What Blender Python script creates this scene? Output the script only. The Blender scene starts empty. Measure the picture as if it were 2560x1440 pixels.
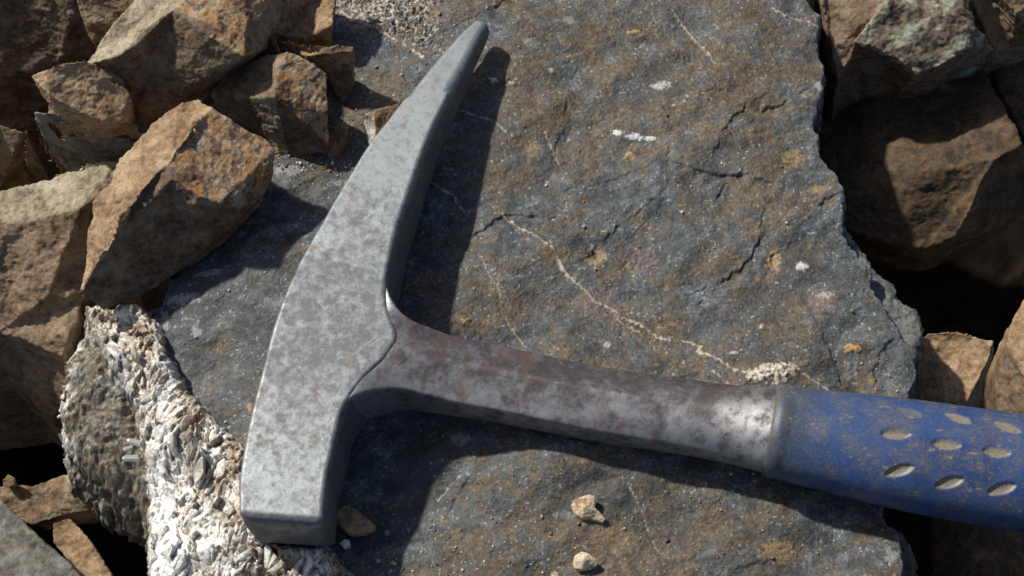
import bpy, bmesh, math
import numpy as np
from mathutils import Vector
from mathutils.bvhtree import BVHTree
MM = 0.001
sc = bpy.context.scene
# ------------------------------------------------------------------ camera
TH = math.radians(27); D = 0.5; F = 0.5/0.000126
cam = bpy.data.cameras.new('camera'); cam.sensor_width = 36; cam.lens = F/2560*36
cam.clip_start = 0.02; cam.clip_end = 50
co = bpy.data.objects.new('camera', cam); sc.collection.objects.link(co)
co.location = (0, -D*math.sin(TH), D*math.cos(TH)); co.rotation_euler = (TH, 0, 0)
sc.camera = co
# ------------------------------------------------------------------ light
SUN_EL = math.radians(47); SX, SY = -0.82, 0.57          # horizontal direction towards the sun
w = bpy.data.worlds.new('World'); sc.world = w; w.use_nodes = True
nt = w.node_tree; sky = nt.nodes.new('ShaderNodeTexSky'); sky.sky_type = 'NISHITA'; sky.sun_disc = False
sky.sun_elevation = SUN_EL; sky.sun_rotation = math.atan2(SX, SY); sky.altitude = 800; sky.dust_density = 3.0; sky.ozone_density = .4
bg = nt.nodes['Background']; bg.inputs[1].default_value = 0.088
nt.links.new(sky.outputs[0], bg.inputs[0])
sl = bpy.data.lights.new('sun', 'SUN'); sl.energy = 4.7; sl.angle = math.radians(2.0); sl.color = (1, 0.96, 0.86)
so = bpy.data.objects.new('sun', sl); sc.collection.objects.link(so)
hl = math.hypot(SX, SY); sdir = Vector((SX/hl*math.cos(SUN_EL), SY/hl*math.cos(SUN_EL), math.sin(SUN_EL)))
so.rotation_euler = (-sdir).to_track_quat('-Z', 'Y').to_euler(); so.location = sdir
sc.view_settings.view_transform = 'Standard'; sc.view_settings.look = 'None'
sc.view_settings.exposure = 0.0; sc.view_settings.gamma = 1
sc.cycles.max_bounces = 6

# ------------------------------------------------------------------ helpers
C0 = np.array([0, -D*math.sin(TH), D*math.cos(TH)])
FW = np.array([0, math.sin(TH), -math.cos(TH)]); UP = np.array([0, math.cos(TH), math.sin(TH)]); RT = np.array([1., 0, 0])
def at(px, py, h=0.0):
    """photo pixel + height above the slab's top (mm) -> metres"""
    r = FW*F + RT*(px-1280) - UP*(py-720)
    t = (h*MM - C0[2])/r[2]
    return C0 + r*t
def A(pts, h=0.0):
    return np.array([at(p[0], p[1], p[2] if len(p) > 2 else h) for p in pts])
def proj(P):
    d = P - C0; z = d@FW
    return 1280 + (d@RT)/z*F, 720 - (d@UP)/z*F
rs = np.random.RandomState(7)
PERM = np.concatenate([rs.permutation(256)]*2).astype(np.int64)
G3 = rs.normal(size=(256, 3)); G3 /= np.linalg.norm(G3, axis=1)[:, None]; G3 = G3.astype(np.float32)
GA = np.linspace(0, 2*np.pi, 256, endpoint=False); G2 = np.stack([np.cos(GA), np.sin(GA)], 1).astype(np.float32)[rs.permutation(256)]
def fade(t): return t*t*t*(t*(t*6-15)+10)
def pn3(P, s=1.0, seed=0):
    Q = (P*s + seed*17.31); I = np.floor(Q).astype(np.int64); f = (Q-I).astype(np.float32); I &= 255; u = fade(f); r = 0
    for dx in (0, 1):
        a = PERM[(I[:, 0]+dx) & 255]
        for dy in (0, 1):
            b = PERM[a + ((I[:, 1]+dy) & 255)]
            for dz in (0, 1):
                g = G3[PERM[b + ((I[:, 2]+dz) & 255)]]
                v = g[:, 0]*(f[:, 0]-dx)+g[:, 1]*(f[:, 1]-dy)+g[:, 2]*(f[:, 2]-dz)
                wt = (u[:, 0] if dx else 1-u[:, 0])*(u[:, 1] if dy else 1-u[:, 1])*(u[:, 2] if dz else 1-u[:, 2])
                r = r + v*wt
    return r*1.6
def pn2(x, y, s=1.0, seed=0):
    X = x*s+seed*13.7; Y = y*s+seed*7.3; ix = np.floor(X).astype(np.int64); iy = np.floor(Y).astype(np.int64)
    fx = (X-ix).astype(np.float32); fy = (Y-iy).astype(np.float32); ux, uy = fade(fx), fade(fy); r = 0
    for dx in (0, 1):
        a = PERM[(ix+dx) & 255]
        for dy in (0, 1):
            g = G2[PERM[a+((iy+dy) & 255)]]
            r = r + (g[..., 0]*(fx-dx)+g[..., 1]*(fy-dy))*(ux if dx else 1-ux)*(uy if dy else 1-uy)
    return r*1.5
def fb3(P, s, o=3, seed=0, gain=.5):
    return sum(pn3(P, s*2.03**i, seed+i)*gain**i for i in range(o))
def fb2(x, y, s, o=3, seed=0, gain=.5):
    return sum(pn2(x, y, s*2.03**i, seed+i)*gain**i for i in range(o))
def ss(a, b, x):
    t = np.clip((x-a)/(b-a), 0, 1); return t*t*(3-2*t)
def mixc(c, c2, t):
    return c*(1-t[..., None]) + np.asarray(c2, dtype=np.float32)*t[..., None]
def segd(x, y, poly, closed=False):
    """distance (same unit as x) to a polyline and the signed side of the nearest segment"""
    best = np.full(x.shape, 1e9); side = np.zeros(x.shape)
    n = len(poly)
    for i in range(n if closed else n-1):
        ax, ay = poly[i][:2]; bx, by = poly[(i+1) % n][:2]
        dx, dy = bx-ax, by-ay; L = dx*dx+dy*dy+1e-12
        t = np.clip(((x-ax)*dx+(y-ay)*dy)/L, 0, 1)
        d = np.hypot(x-ax-t*dx, y-ay-t*dy); m = d < best
        best = np.where(m, d, best); side = np.where(m, np.sign(dx*(y-ay)-dy*(x-ax)), side)
    return best, side
def inside(x, y, poly):
    r = np.zeros(x.shape, bool); n = len(poly)
    for i in range(n):
        ax, ay = poly[i][:2]; bx, by = poly[(i+1) % n][:2]
        if ay == by: continue
        c = ((ay > y) != (by > y)) & (x < (bx-ax)*(y-ay)/(by-ay)+ax); r ^= c
    return r
def near_mask(x, y, poly, m):
    xs = [p[0] for p in poly]; ys = [p[1] for p in poly]
    return (x > min(xs)-m) & (x < max(xs)+m) & (y > min(ys)-m) & (y < max(ys)+m)

def tag(o, label=None, cat=None, group=None, kind=None):
    if label: o['label'] = label
    if cat: o['category'] = cat
    if group: o['group'] = group
    if kind: o['kind'] = kind
    return o
def empty(name, loc=(0, 0, 0)):
    o = bpy.data.objects.new(name, None); o.empty_display_size = .01; sc.collection.objects.link(o); o.location = loc; return o
def mesh_obj(name, V, faces, mat, col=None, parent=None, smooth=True):
    """faces: (n,4) or (n,3) int array or a list of tuples; origin at the base centre of the mesh"""
    V = np.asarray(V, dtype=np.float64)
    org = np.zeros(3) if parent is not None else np.array([(V[:, 0].min()+V[:, 0].max())/2, (V[:, 1].min()+V[:, 1].max())/2, V[:, 2].min()])
    me = bpy.data.meshes.new(name)
    if isinstance(faces, np.ndarray):
        k = faces.shape[1]; n = len(faces)
        me.vertices.add(len(V)); me.vertices.foreach_set('co', (V-org).astype(np.float32).ravel())
        me.loops.add(n*k); me.loops.foreach_set('vertex_index', faces.astype(np.int32).ravel())
        me.polygons.add(n); me.polygons.foreach_set('loop_start', np.arange(0, n*k, k, dtype=np.int32))
        me.polygons.foreach_set('loop_total', np.full(n, k, dtype=np.int32)); me.update(calc_edges=True)
    else:
        me.from_pydata([tuple(v) for v in V-org], [], [tuple(f) for f in faces]); me.update()
    if smooth: me.polygons.foreach_set('use_smooth', np.ones(len(me.polygons), bool))
    if col is not None:
        a = me.color_attributes.new('Col', 'FLOAT_COLOR', 'POINT')
        c4 = np.ones((len(V), 4), np.float32); c4[:, :col.shape[1]] = col; a.data.foreach_set('color', c4.ravel())
    me.materials.append(mat)
    o = bpy.data.objects.new(name, me); sc.collection.objects.link(o); o.location = org
    if parent is not None:
        o.parent = parent; o.location = -np.array(parent.location)
    return o

# ------------------------------------------------------------------ materials
def new_mat(name):
    m = bpy.data.materials.new(name); m.use_nodes = True
    return m, m.node_tree.nodes, m.node_tree.links, m.node_tree.nodes['Principled BSDF']
def noise(N, L, co_, scale, detail=3, rough=.55):
    n = N.new('ShaderNodeTexNoise'); n.inputs['Scale'].default_value = scale; n.inputs['Detail'].default_value = detail
    n.inputs['Roughness'].default_value = rough; L.new(co_, n.inputs['Vector']); return n.outputs['Fac']
def ramp(N, L, x, a, b, c0=(0, 0, 0, 1), c1=(1, 1, 1, 1)):
    r = N.new('ShaderNodeValToRGB'); r.color_ramp.elements[0].position = a; r.color_ramp.elements[1].position = b
    r.color_ramp.elements[0].color = c0; r.color_ramp.elements[1].color = c1; L.new(x, r.inputs[0]); return r.outputs[0]
def mx(N, L, f, a, b, typ='MIX'):
    m = N.new('ShaderNodeMix'); m.data_type = 'RGBA'; m.blend_type = typ
    for s, v in ((m.inputs[0], f), (m.inputs[6], a), (m.inputs[7], b)):
        if isinstance(v, (int, float, tuple)): s.default_value = v
        else: L.new(v, s)
    return m.outputs[2]
def geo_co(N):
    t = N.new('ShaderNodeTexCoord'); return t.outputs['Object']
def bump(N, L, h, strength, dist, nrm=None):
    b = N.new('ShaderNodeBump'); b.inputs['Strength'].default_value = strength; b.inputs['Distance'].default_value = dist
    L.new(h, b.inputs['Height'])
    if nrm is not None: L.new(nrm, b.inputs['Normal'])
    return b.outputs[0]
def stone_mat(name, rough=.78, spec=.35, grit=.5, sparkle=.5):
    m, N, L, B = new_mat(name); c = geo_co(N)
    at_ = N.new('ShaderNodeAttribute'); at_.attribute_name = 'Col'
    n1 = noise(N, L, c, 1500, 4, .7)
    v = ramp(N, L, n1, .3, .72, (.62, .62, .62, 1), (1.42, 1.42, 1.42, 1))
    col = mx(N, L, 1.0, at_.outputs[0], v, 'MULTIPLY')
    n2 = noise(N, L, c, 2600, 1, .5)
    sp = ramp(N, L, n2, .70, .76, (0, 0, 0, 1), (sparkle, sparkle, sparkle, 1))
    col = mx(N, L, sp, col, (.55, .55, .53, 1))
    L.new(col, B.inputs['Base Color'])
    B.inputs['Roughness'].default_value = rough; B.inputs['Specular IOR Level'].default_value = spec
    r = ramp(N, L, noise(N, L, c, 700, 2), .35, .7, (rough-.2,)*3+(1,), (min(1, rough+.15),)*3+(1,)); L.new(r, B.inputs['Roughness'])
    h = bump(N, L, noise(N, L, c, 900, 5, .7), grit, .0006)
    h = bump(N, L, noise(N, L, c, 3500, 2, .6), grit*.8, .00012, h)
    L.new(h, B.inputs['Normal'])
    return m
M_slab = stone_mat('schist', .58, .5, .8, .18)
M_rock = stone_mat('brown_stone', .8, .3, .6, .25)
M_crust = stone_mat('crystal_crust', .34, .7, .3, .5)

# ------------------------------------------------------------------ height-field rocks (slab, crust, ledges)
def field(name, poly_px, zt, top, colour, mat, parent=None, res=.3, depth=60, wall=4.0, rim=2.5, rimd=.9, jit=1.0, zpoly=None, seed=3, flat=None):
    P = A([(p[0], p[1]) for p in poly_px], zt)[:, :2]/MM
    x0, y0 = P.min(0)-depth/wall-3; x1, y1 = P.max(0)+depth/wall+3
    nx = int((x1-x0)/res)+1; ny = int((y1-y0)/res)+1
    X, Y = np.meshgrid(x0+np.arange(nx)*res, y0+np.arange(ny)*res)
    d, _ = segd(X, Y, P, True); sd = np.where(inside(X, Y, P), d, -d)
    sd = sd + jit*(fb2(X, Y, 1/9, 2, seed)*1.3 + fb2(X, Y, 1/2.2, 3, seed+5)*.6)
    px, py = proj(np.stack([X*MM, Y*MM, np.full(X.shape, zt*MM)], -1))
    T = top(X, Y, px, py, sd)
    out = np.maximum(0, -sd); st = out*wall
    st = st + (out > 0)*np.minimum(out, 1)*(fb2(X, Y, 1/3, 3, seed+9)*2.2)
    r = np.clip(1-sd/rim, 0, 1); Z = zt + T - r*r*rimd - st
    col = colour(X, Y, px, py, sd, T)
    V = np.stack([X, Y, Z], -1).reshape(-1, 3); o_ = out.reshape(-1); wm = np.where((o_ > 0) & (o_ < depth/wall+1))[0]
    if len(wm):
        Vw = V[wm]; k = np.minimum(o_[wm]/.5, 1)[:, None]
        V[wm] = Vw + k*np.stack([fb3(Vw, 1/5, 3, seed+80, .6), fb3(Vw, 1/5, 3, seed+85, .6), 0*o_[wm]], 1)*1.3
        cw_ = col.reshape(-1, 3); cw_[wm] *= 1+k*np.clip(fb3(Vw*np.array([1, 1, 2.]), 1/3., 3, seed+90, .7), -.7, .9)[:, None]*.8; col = cw_.reshape(col.shape)
    V = V*MM
    I = np.arange(nx*ny).reshape(ny, nx)
    Q = np.stack([I[:-1, :-1], I[:-1, 1:], I[1:, 1:], I[1:, :-1]], -1).reshape(-1, 4)
    keep = (out.reshape(-1)[Q] < depth/wall).all(1); Q = Q[keep]
    used = np.unique(Q); re = np.full(nx*ny, -1); re[used] = np.arange(len(used))
    return mesh_obj(name, V[used], re[Q], mat, col.reshape(-1, 3)[used].astype(np.float32), parent)

SLAB = [(830,-190),(838,0),(760,70),(650,100),(560,350),(450,640),(392,742),(345,768),(378,820),(395,880),(425,940),(475,1010),(535,1060),(597,1130),
 (612,1300),(670,1372),(800,1388),(860,1440),(910,1560),(1500,1600),(2258,1590),(2253,1440),(2251,1405),(2245,1354),(2240,1325),(2214,1302),(2200,1200),
 (2266,1010),(2290,935),(2284,880),(2251,824),(2232,790),(2207,749),(2176,706),(2171,662),(2153,644),(2132,611),(2114,593),(2102,569),(2102,538),
 (2114,495),(2096,456),(2080,420),(2050,389),(2042,361),(2040,309),(2044,271),(2057,227),(2061,180),(2057,144),(2047,116),(2034,90),(2057,52),(2052,39),(2024,0),(2010,-190)]
SCARP = [([(1897,582),(1890,620),(1878,645),(1844,673),(1806,704),(1787,710)],2.2,3),([(1766,732),(1747,751),(1747,776)],1.2,2),
 ([(1731,429),(1762,439),(1800,445),(1830,443),(1862,442),(1881,448)],2.6,3.5),([(1831,451),(1806,473),(1790,498),(1787,517)],1.6,2.2),
 ([(1872,266),(1844,287),(1815,322),(1800,353)],2.6,3.2),([(1978,244),(1950,259),(1912,278),(1894,294)],2.0,3),
 ([(1687,362),(1659,397),(1612,422),(1566,437),(1510,458),(1456,470)],1.0,4),([(1828,233),(1762,241),(1731,253)],.8,2),
 ([(2100,488),(2065,500),(2035,530)],1.6,2.5),([(2048,829),(2068,868),(2080,893),(2098,937),(2112,975)],-1.6,3.5),
 ([(2248,844),(2214,865),(2199,891),(2186,932),(2191,970)],1.8,2.5),([(1275,-20),(1244,21),(1211,40)],1.8,4),
 ([(1367,547),(1272,540),(1237,556),(1201,580),(1154,596)],1.8,4),([(1210,1110),(1170,1190),(1100,1290)],1.0,5),
 ([(1640,1140),(1660,1200),(1676,1260)],-.8,1.6),([(1990,365),(2020,350),(2046,352)],1.2,3),([(1958,622),(1930,640),(1920,665)],1.4,2.5),
 ([(1500,985),(1440,1000)],.8,3),([(1380,470),(1410,500)],.8,2),([(1560,560),(1500,610)],1.3,6),([(1420,250),(1400,330)],1.0,7),
 ([(980,60),(1080,20)],1.2,4),([(1060,640),(1180,570)],.8,4),([(740,470),(620,520)],1.2,5),([(1980,1380),(1820,1430)],.8,4)]
VEINS = [([(1064,447),(1083,462),(1107,480),(1131,490),(1142,509),(1161,532)],.6),
 ([(1277,558),(1296,575),(1329,591),(1355,608),(1378,625),(1395,650),(1406,679),(1431,701),(1462,726),(1487,754),(1525,767),(1559,792),(1597,807),(1644,839),(1675,845),(1728,853),(1753,867),(1743,878),(1796,902),(1840,931),(1880,945)],.75),
 ([(1534,779),(1559,807),(1597,826),(1612,839)],.5),([(1201,644),(1219,687),(1250,733),(1256,779),(1280,822),(1310,860)],.42),
 ([(854,24),(880,47),(935,68),(965,87),(1005,109),(1036,137),(1060,156)],.8),([(1138,276),(1161,290),(1213,309),(1244,323),(1268,348)],.55),
 ([(1681,28),(1697,50),(1725,84),(1759,128),(1787,166)],.55),([(1928,25),(1966,41),(2003,53),(2028,58),(2050,75)],.5),
 ([(1781,928),(1825,963)],.5),([(1970,915),(2008,940),(2055,966),(2085,985)],.6),([(1564,1219),(1601,1275),(1620,1325),(1645,1375)],.25),
 ([(1240,520),(1272,560)],.35),([(1362,340),(1405,430)],.2),([(1090,1240),(1150,1180)],.2)]
# px, py, rx, ry, kind, strength, bump(mm)
SPOTS = [(1540,338,20,7,'w',.9,.3),(1583,350,24,8,'w',1,.4),(1627,354,18,6,'w',.9,.3),(1650,222,24,11,'w',.5,.2),(2007,664,17,12,'w',.75,.4),(1150,1095,26,14,'w',.3,0),
 (1925,942,52,24,'c',1,1.2),(1890,955,26,9,'c',1,1.0),(1965,928,20,14,'c',1,1.0),(2132,872,24,12,'o',1,1.3),(1572,396,16,10,'o',.9,.6),(1587,84,22,7,'o',.9,.6),
 (1335,380,18,20,'o',.45,.4),(2062,740,20,14,'c',.8,.7),(2060,752,38,34,'p',.5,0),(1490,640,30,26,'o',.5,-.8),(1480,635,13,11,'k',.8,-.5),(1600,650,50,30,'p',.4,-.8),
 (1160,808,9,9,'o',.9,.8),(1932,650,20,26,'o',.6,-1.2),(2048,215,16,12,'w',.35,.2),(1940,1378,46,26,'o',.5,.3),(1545,1350,60,30,'o',.25,0),(2176,945,10,14,'o',.4,0),
 (1330,130,22,12,'w',.22,0),(1420,60,16,10,'w',.25,0),(455,740,46,16,'w',.45,0),(400,790,22,30,'w',.35,0),(490,820,12,18,'w',.35,0),(1380,190,8,5,'c',.6,.5),
 (1960,540,30,16,'p',.5,-.5),(1500,760,60,40,'p',.4,.3),(2040,480,20,12,'o',.5,.2),(1985,398,30,18,'o',.45,.2),(1235,225,10,7,'w',.8,.7),(1281,228,8,5,'c',.8,.4),
 (520,680,40,9,'w',.3,0),(625,1020,10,14,'o',.8,.5),(1410,1290,22,12,'w',.15,0),(1710,150,40,14,'k',.5,-1),(1500,1210,26,16,'k',.7,-.8),(1690,325,26,9,'k',.35,-.6),
 (690,760,36,16,'w',.14,0),(900,460,60,14,'w',.25,0),(1905,818,7,9,'c',.7,.6),(1830,888,12,4,'w',.6,.2),(2230,1390,20,20,'w',.25,0),(1520,860,10,10,'w',.45,.2),(720,430,50,14,'w',.28,.2)]
def slab_top(X, Y, px, py, sd):
    c, s = math.cos(.5), math.sin(.5); U = X*c+Y*s; W = -X*s+Y*c
    z = fb2(U, W*1.5, 1/50, 2, 1)*2.6 + fb2(U*.7, W*1.2, 1/14, 2, 4)*.85 + fb2(U, W*1.2, 1/3.6, 2, 8)*.20
    z += fb2(X, Y, 1/.9, 2, 14)*.10
    def g(cx, cy, rx, ry): return np.exp(-(((px-cx)/rx)**2+((py-cy)/ry)**2))
    z += -5*g(1000, 1230, 230, 170) + 5.0*g(1520, 1140, 330, 110) + 1.5*g(1200, 480, 160, 300) + 6*g(1240, 160, 180, 150) + 2*g(1700, 300, 300, 260)
    z -= np.clip((740-px)/330, 0, 2)**2*5
    z -= np.clip((py-1330)/200, 0, 2)**2*3*ss(1000, 700, px)
    # crusty area at the top left
    cr = ss(0, 90, 1120-px+(py*.2))*ss(0, 30, (px-850)*.62-(py-20)*1.0)*ss(-40, 40, 330-py)
    z += cr*(np.abs(fb2(X, Y, 1/2.2, 3, 33))*1.4)
    for pts, a, wd in SCARP:
        m = near_mask(px, py, pts, 110); 
        if not m.any(): continue
        x = px[m]; y = py[m]; wob = pn2(x, y, 1/22, 5)*7+pn2(x, y, 1/8, 6)*1.5
        d, sg = segd(x+wob, y+wob*.7, pts); dm = d*.126
        e = np.minimum(np.hypot(x-pts[0][0], y-pts[0][1]), np.hypot(x-pts[-1][0], y-pts[-1][1]))*.126
        lo = (sg < 0) if a < 0 else (sg > 0)
        # photo y points down: sg>0 is the right hand / lower side of a left-running line
        dirx = pts[-1][0]-pts[0][0]; lo = lo if dirx > 0 else ~lo
        amp = abs(a)*.5*ss(0, 4, e+.4)*(.85+.6*pn2(x, y, 1/30, 17))
        z[m] -= amp*np.where(lo, np.exp(-(dm/(wd*1.7))**1.2), np.exp(-(dm/.2)**2)*.6)
    for pts, wd in VEINS:
        m = near_mask(px, py, pts, 20); x = px[m]; y = py[m]
        d, _ = segd(x+pn2(x, y, 1/9, 3)*4, y+pn2(x, y, 1/9, 4)*4, pts); z[m] += .05*np.exp(-(d*.126/wd)**2)-.15*np.exp(-((d*.126-wd*1.6)/.4)**2)
    for cx, cy, rx, ry, k, st, b in SPOTS:
        if b: 
            q = g(cx, cy, rx, ry); z += b*q*(1+.5*pn2(X, Y, 1/1.2, 40)) 
    return z
OCH = [(1500,150,340,150,.16),(1330,380,160,120,.12),(1750,330,260,160,.16),(1600,250,300,100,.12),(2090,420,130,260,-.22),(2150,800,150,200,-.15),(1500,900,300,120,.10),(1700,700,250,80,.0),(2000,700,220,140,-.1),
 (600,850,300,260,-.35),(1250,900,60,60,.1),(1400,1380,400,110,.22),(1500,1180,150,60,.12),(1750,1200,200,140,.1),(2000,1330,200,80,.05),(950,450,160,80,-.2),(850,150,120,120,-.15),
 (1180,220,120,160,.08),(1000,1200,160,160,-.12),(1150,640,180,120,-.12),(1420,700,150,120,-.08),(700,560,200,140,-.3)]
COLS = {'w': (.62, .64, .66), 'c': (.58, .50, .40), 'o': (.40, .25, .10), 'p': (.24, .16, .135), 'k': (.035, .035, .03)}
def slab_col(X, Y, px, py, sd, T):
    c, s = math.cos(.35), math.sin(.35); U = X*c+Y*s; W = -X*s+Y*c
    wx = fb2(X, Y, 1/12, 2, 50)*3; wy = fb2(X, Y, 1/12, 2, 52)*3
    f1 = fb2((U+wx)*.6, W+wy, 1/10, 3, 60, .6); f2 = fb2(U*.8, W, 1/2.4, 3, 64, .7); f3 = fb2(U*.8, W, 1/.8, 2, 68, .8)
    bias = np.zeros(X.shape)
    for cx, cy, rx, ry, b in OCH: bias += b*np.exp(-(((px-cx)/rx)**2+((py-cy)/ry)**2))
    col = np.zeros(X.shape+(3,), np.float32)+np.array([.072, .080, .084], np.float32)
    g1 = fb2(U*.7, W, 1/6, 4, 70, .7)
    col = mixc(col, (.130, .145, .155), ss(.1, .8, g1+f3*.35)); col = mixc(col, (.035, .038, .042), ss(.0, .65, -g1*.9+f2*.45))
    f0 = fb2(X, Y, 1/38, 2, 59); t = ss(-.24, .42, f1*.75+f0*.5+f2*.46+f3*.36+bias*1.3+.02)
    och = np.zeros_like(col)+np.array([.108, .078, .042], np.float32); och = mixc(och, (.170, .125, .072), ss(0, .7, f2)); och = mixc(och, (.08, .052, .03), ss(0, .7, -fb2(X, Y, 1/4, 3, 80)))
    col = col*(1-.88*t[..., None])+och*(.88*t[..., None])
    rs_ = ss(.62, .95, fb2(X, Y, 1/1.6, 2, 90)+f1*.3+bias); col = mixc(col, (.26, .14, .055), rs_*.35); col = mixc(col, (.045, .05, .052), ss(0, .7, fb2(U*.7, W, 1/24, 3, 62, .6))*.55)
    col = mixc(col, (.03, .03, .028), ss(.25, .75, -fb2(U, W, 1/1.3, 3, 93, .8)-.4*f2)*.7); wsp = ss(.70, .9, fb2(X, Y, 1/1.1, 2, 95)+.25*g1); col = mixc(col, (.42, .43, .43), wsp*.8)
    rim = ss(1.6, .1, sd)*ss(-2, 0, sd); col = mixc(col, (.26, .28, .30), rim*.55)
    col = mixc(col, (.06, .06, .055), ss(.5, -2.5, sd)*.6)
    cr = ss(0, 90, 1120-px+(py*.2))*ss(0, 30, (px-850)*.62-(py-20)*1.0)*ss(-40, 40, 330-py)
    cn = fb2(X, Y, 1/1.7, 3, 97, .7)
    col = mixc(col, (.18, .125, .075), cr*ss(-.3, .3, f2+f1*.6)*.8); col = mixc(col, (.62, .57, .50), cr*ss(.25, .55, cn)*.85); col = mixc(col, (.05, .04, .03), cr*ss(.3, .6, -cn)*.8)
    cw = np.exp(-(((px-925)/75)**2+((py-15)/50)**2)); col = mixc(col, (.5, .46, .40), cw*ss(-.1, .3, cn)*.9)
    for pts, wd in VEINS:
        m = near_mask(px, py, pts, 25); x = px[m]; y = py[m]
        d, _ = segd(x+pn2(x, y, 1/9, 3)*4, y+pn2(x, y, 1/9, 4)*4, pts)
        wv = wd*.52*(1+.9*pn2(x, y, 1/30, 8)); a = ss(1, .3, d*.126/np.maximum(wv, .2))*ss(-.55, -.05, pn2(x, y, 1/14, 9)+.6*pn2(x, y, 1/40, 19))
        cc = col[m]; cc = mixc(cc, (.14, .09, .05), ss(3, .5, d*.126/np.maximum(wv, .12))*.5); col[m] = mixc(cc, (.52, .46, .38), a*min(1, .5+wd*.5))
    for cx, cy, rx, ry, k, st, b in SPOTS:
        q = ((px-cx)/rx)**2+((py-cy)/ry)**2; e = ss(1.25, .35, q+.9*fb2(X, Y, 1/2, 3, int(cx) % 50, .8))
        if k == 'c': e = e*ss(-.55, -.1, fb2(X, Y, 1/1.3, 2, 44))
        col = mixc(col, COLS[k], e*st)
    return np.clip(col, .01, .85)
slab = empty('rock_slab', (0, 0, -.06))
tag(slab, 'large flat blue-grey slab with ochre stains and thin cream veins, lying under the hammer', 'rock slab')
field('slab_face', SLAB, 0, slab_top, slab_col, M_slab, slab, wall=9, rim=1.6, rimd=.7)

# lower ledges of the slab
def ledge_top(sx, sy, amp=1.2):
    def f(X, Y, px, py, sd):
        return X*sx+Y*sy+fb2(X, Y, 1/12, 3, 5)*amp+fb2(X, Y, 1/2, 3, 6)*.3
    return f
def plain_col(c1, c2, c3=(.05, .045, .035), f=1/6):
    def fn(X, Y, px, py, sd, T):
        n = fb2(X, Y, f, 4, 15, .65); m = fb2(X, Y, f*3, 3, 25, .7)
        col = np.zeros(X.shape+(3,), np.float32)+np.array(c1, np.float32)
        col = mixc(col, c2, ss(-.1, .6, n)); return mixc(col, c3, ss(.15, .7, -m))
    return fn
LEDGE = [(2050,470),(2116,572),(2140,600),(2182,660),(2200,690),(2243,725),(2243,750),(2290,775),(2304,796),(2302,840),(2290,885),(2250,980),(2100,900)]
field('lower_ledge', LEDGE, -9, ledge_top(.0, .0), plain_col((.11, .115, .11), (.17, .17, .155)), M_slab, slab, res=.45, depth=50, wall=5)
LEDGE2 = [(2190,1240),(2290,1270),(2332,1292),(2342,1340),(2335,1440),(2330,1590),(2180,1590)]
field('lower_ledge', LEDGE2, -16, ledge_top(-.2, .0), plain_col((.075, .07, .06), (.13, .125, .11)), M_slab, slab, res=.45, depth=50, wall=5)
LEDGE3 = [(2200,1290),(2262,1330),(2285,1345),(2302,1375),(2285,1410),(2300,1440),(2290,1560),(2200,1560)]
field('broken_corner', LEDGE3, -5, ledge_top(-.35, .0, 1.8), plain_col((.14, .12, .09), (.30, .29, .27), f=1/3), M_slab, slab, res=.4, depth=30, wall=3)

# crystal crust along the slab's left edge
def voro(x, y, seed):
    ix = np.floor(x).astype(np.int64); iy = np.floor(y).astype(np.int64)
    f1 = np.full(x.shape, 9.); f2 = np.full(x.shape, 9.); r = np.zeros(x.shape+(5,), np.float32)
    R = np.random.RandomState(seed).rand(256, 5).astype(np.float32)
    for dx in (-1, 0, 1):
        for dy in (-1, 0, 1):
            h = R[PERM[PERM[(ix+dx) & 255]+((iy+dy) & 255)]]
            ax = x-(ix+dx+h[..., 0]); ay = y-(iy+dy+h[..., 1]); d = np.hypot(ax, ay)
            n = d < f1; f2 = np.where(n, f1, np.minimum(f2, d)); f1 = np.where(n, d, f1)
            r = np.where(n[..., None], np.stack([ax, ay, h[..., 2], h[..., 3], h[..., 4]], -1), r)
    return f1, f2, r
def crystals(X, Y):
    """two families of elongated crystal blades, direction drifting over the crust"""
    a = .9+fb2(X, Y, 1/22, 1, 77)*1.6
    zs = []; 
    for k, (l, wd, da) in enumerate(((5.6, 2.1, 0), (3.6, 1.2, .7), (9.0, 4.0, .4))):
        q = np.round((a+da)*2)/2
        U = X*np.cos(q)+Y*np.sin(q); W = -X*np.sin(q)+Y*np.cos(q)
        f1, f2, r = voro(U/l, W/wd, 100+k)
        zz = (r[..., 2]-.4)*2.6*wd + r[..., 0]*(r[..., 3]-.5)*3.0*wd + r[..., 1]*(r[..., 4]-.5)*3.2*wd - ss(.22, 0, f2-f1)*1.1
        zs.append((zz, f2-f1, r[..., 2], r[..., 3]))
    m = ss(-.12, .12, fb2(X, Y, 1/9, 2, 88))
    pick = m > .5; pk = fb2(X, Y, 1/8, 1, 89) > .28
    return tuple(np.where(pk, zs[2][i], np.where(pick, zs[0][i], zs[1][i])) for i in range(4))
BND = A([(345,768),(378,820),(395,880),(425,940),(475,1010),(535,1060),(597,1130),(612,1300),(670,1372),(800,1388),(860,1440),(910,1560)], 0)[:, :2]/MM
def crust_top(X, Y, px, py, sd):
    d, _ = segd(X, Y, BND); cz, bd, h, k = crystals(X, Y)
    big = fb2(X, Y, 1/14, 2, 31)*2.6
    amp = ss(0, 3, sd)*ss(-60, 60, py-800+px*.1)
    return 1.6-np.minimum(d, 40)*.40-np.maximum(0, d-12)*.25 + big + cz*(.35+.65*amp)*.55 + fb2(X, Y, 1/.9, 2, 32)*.12
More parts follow.
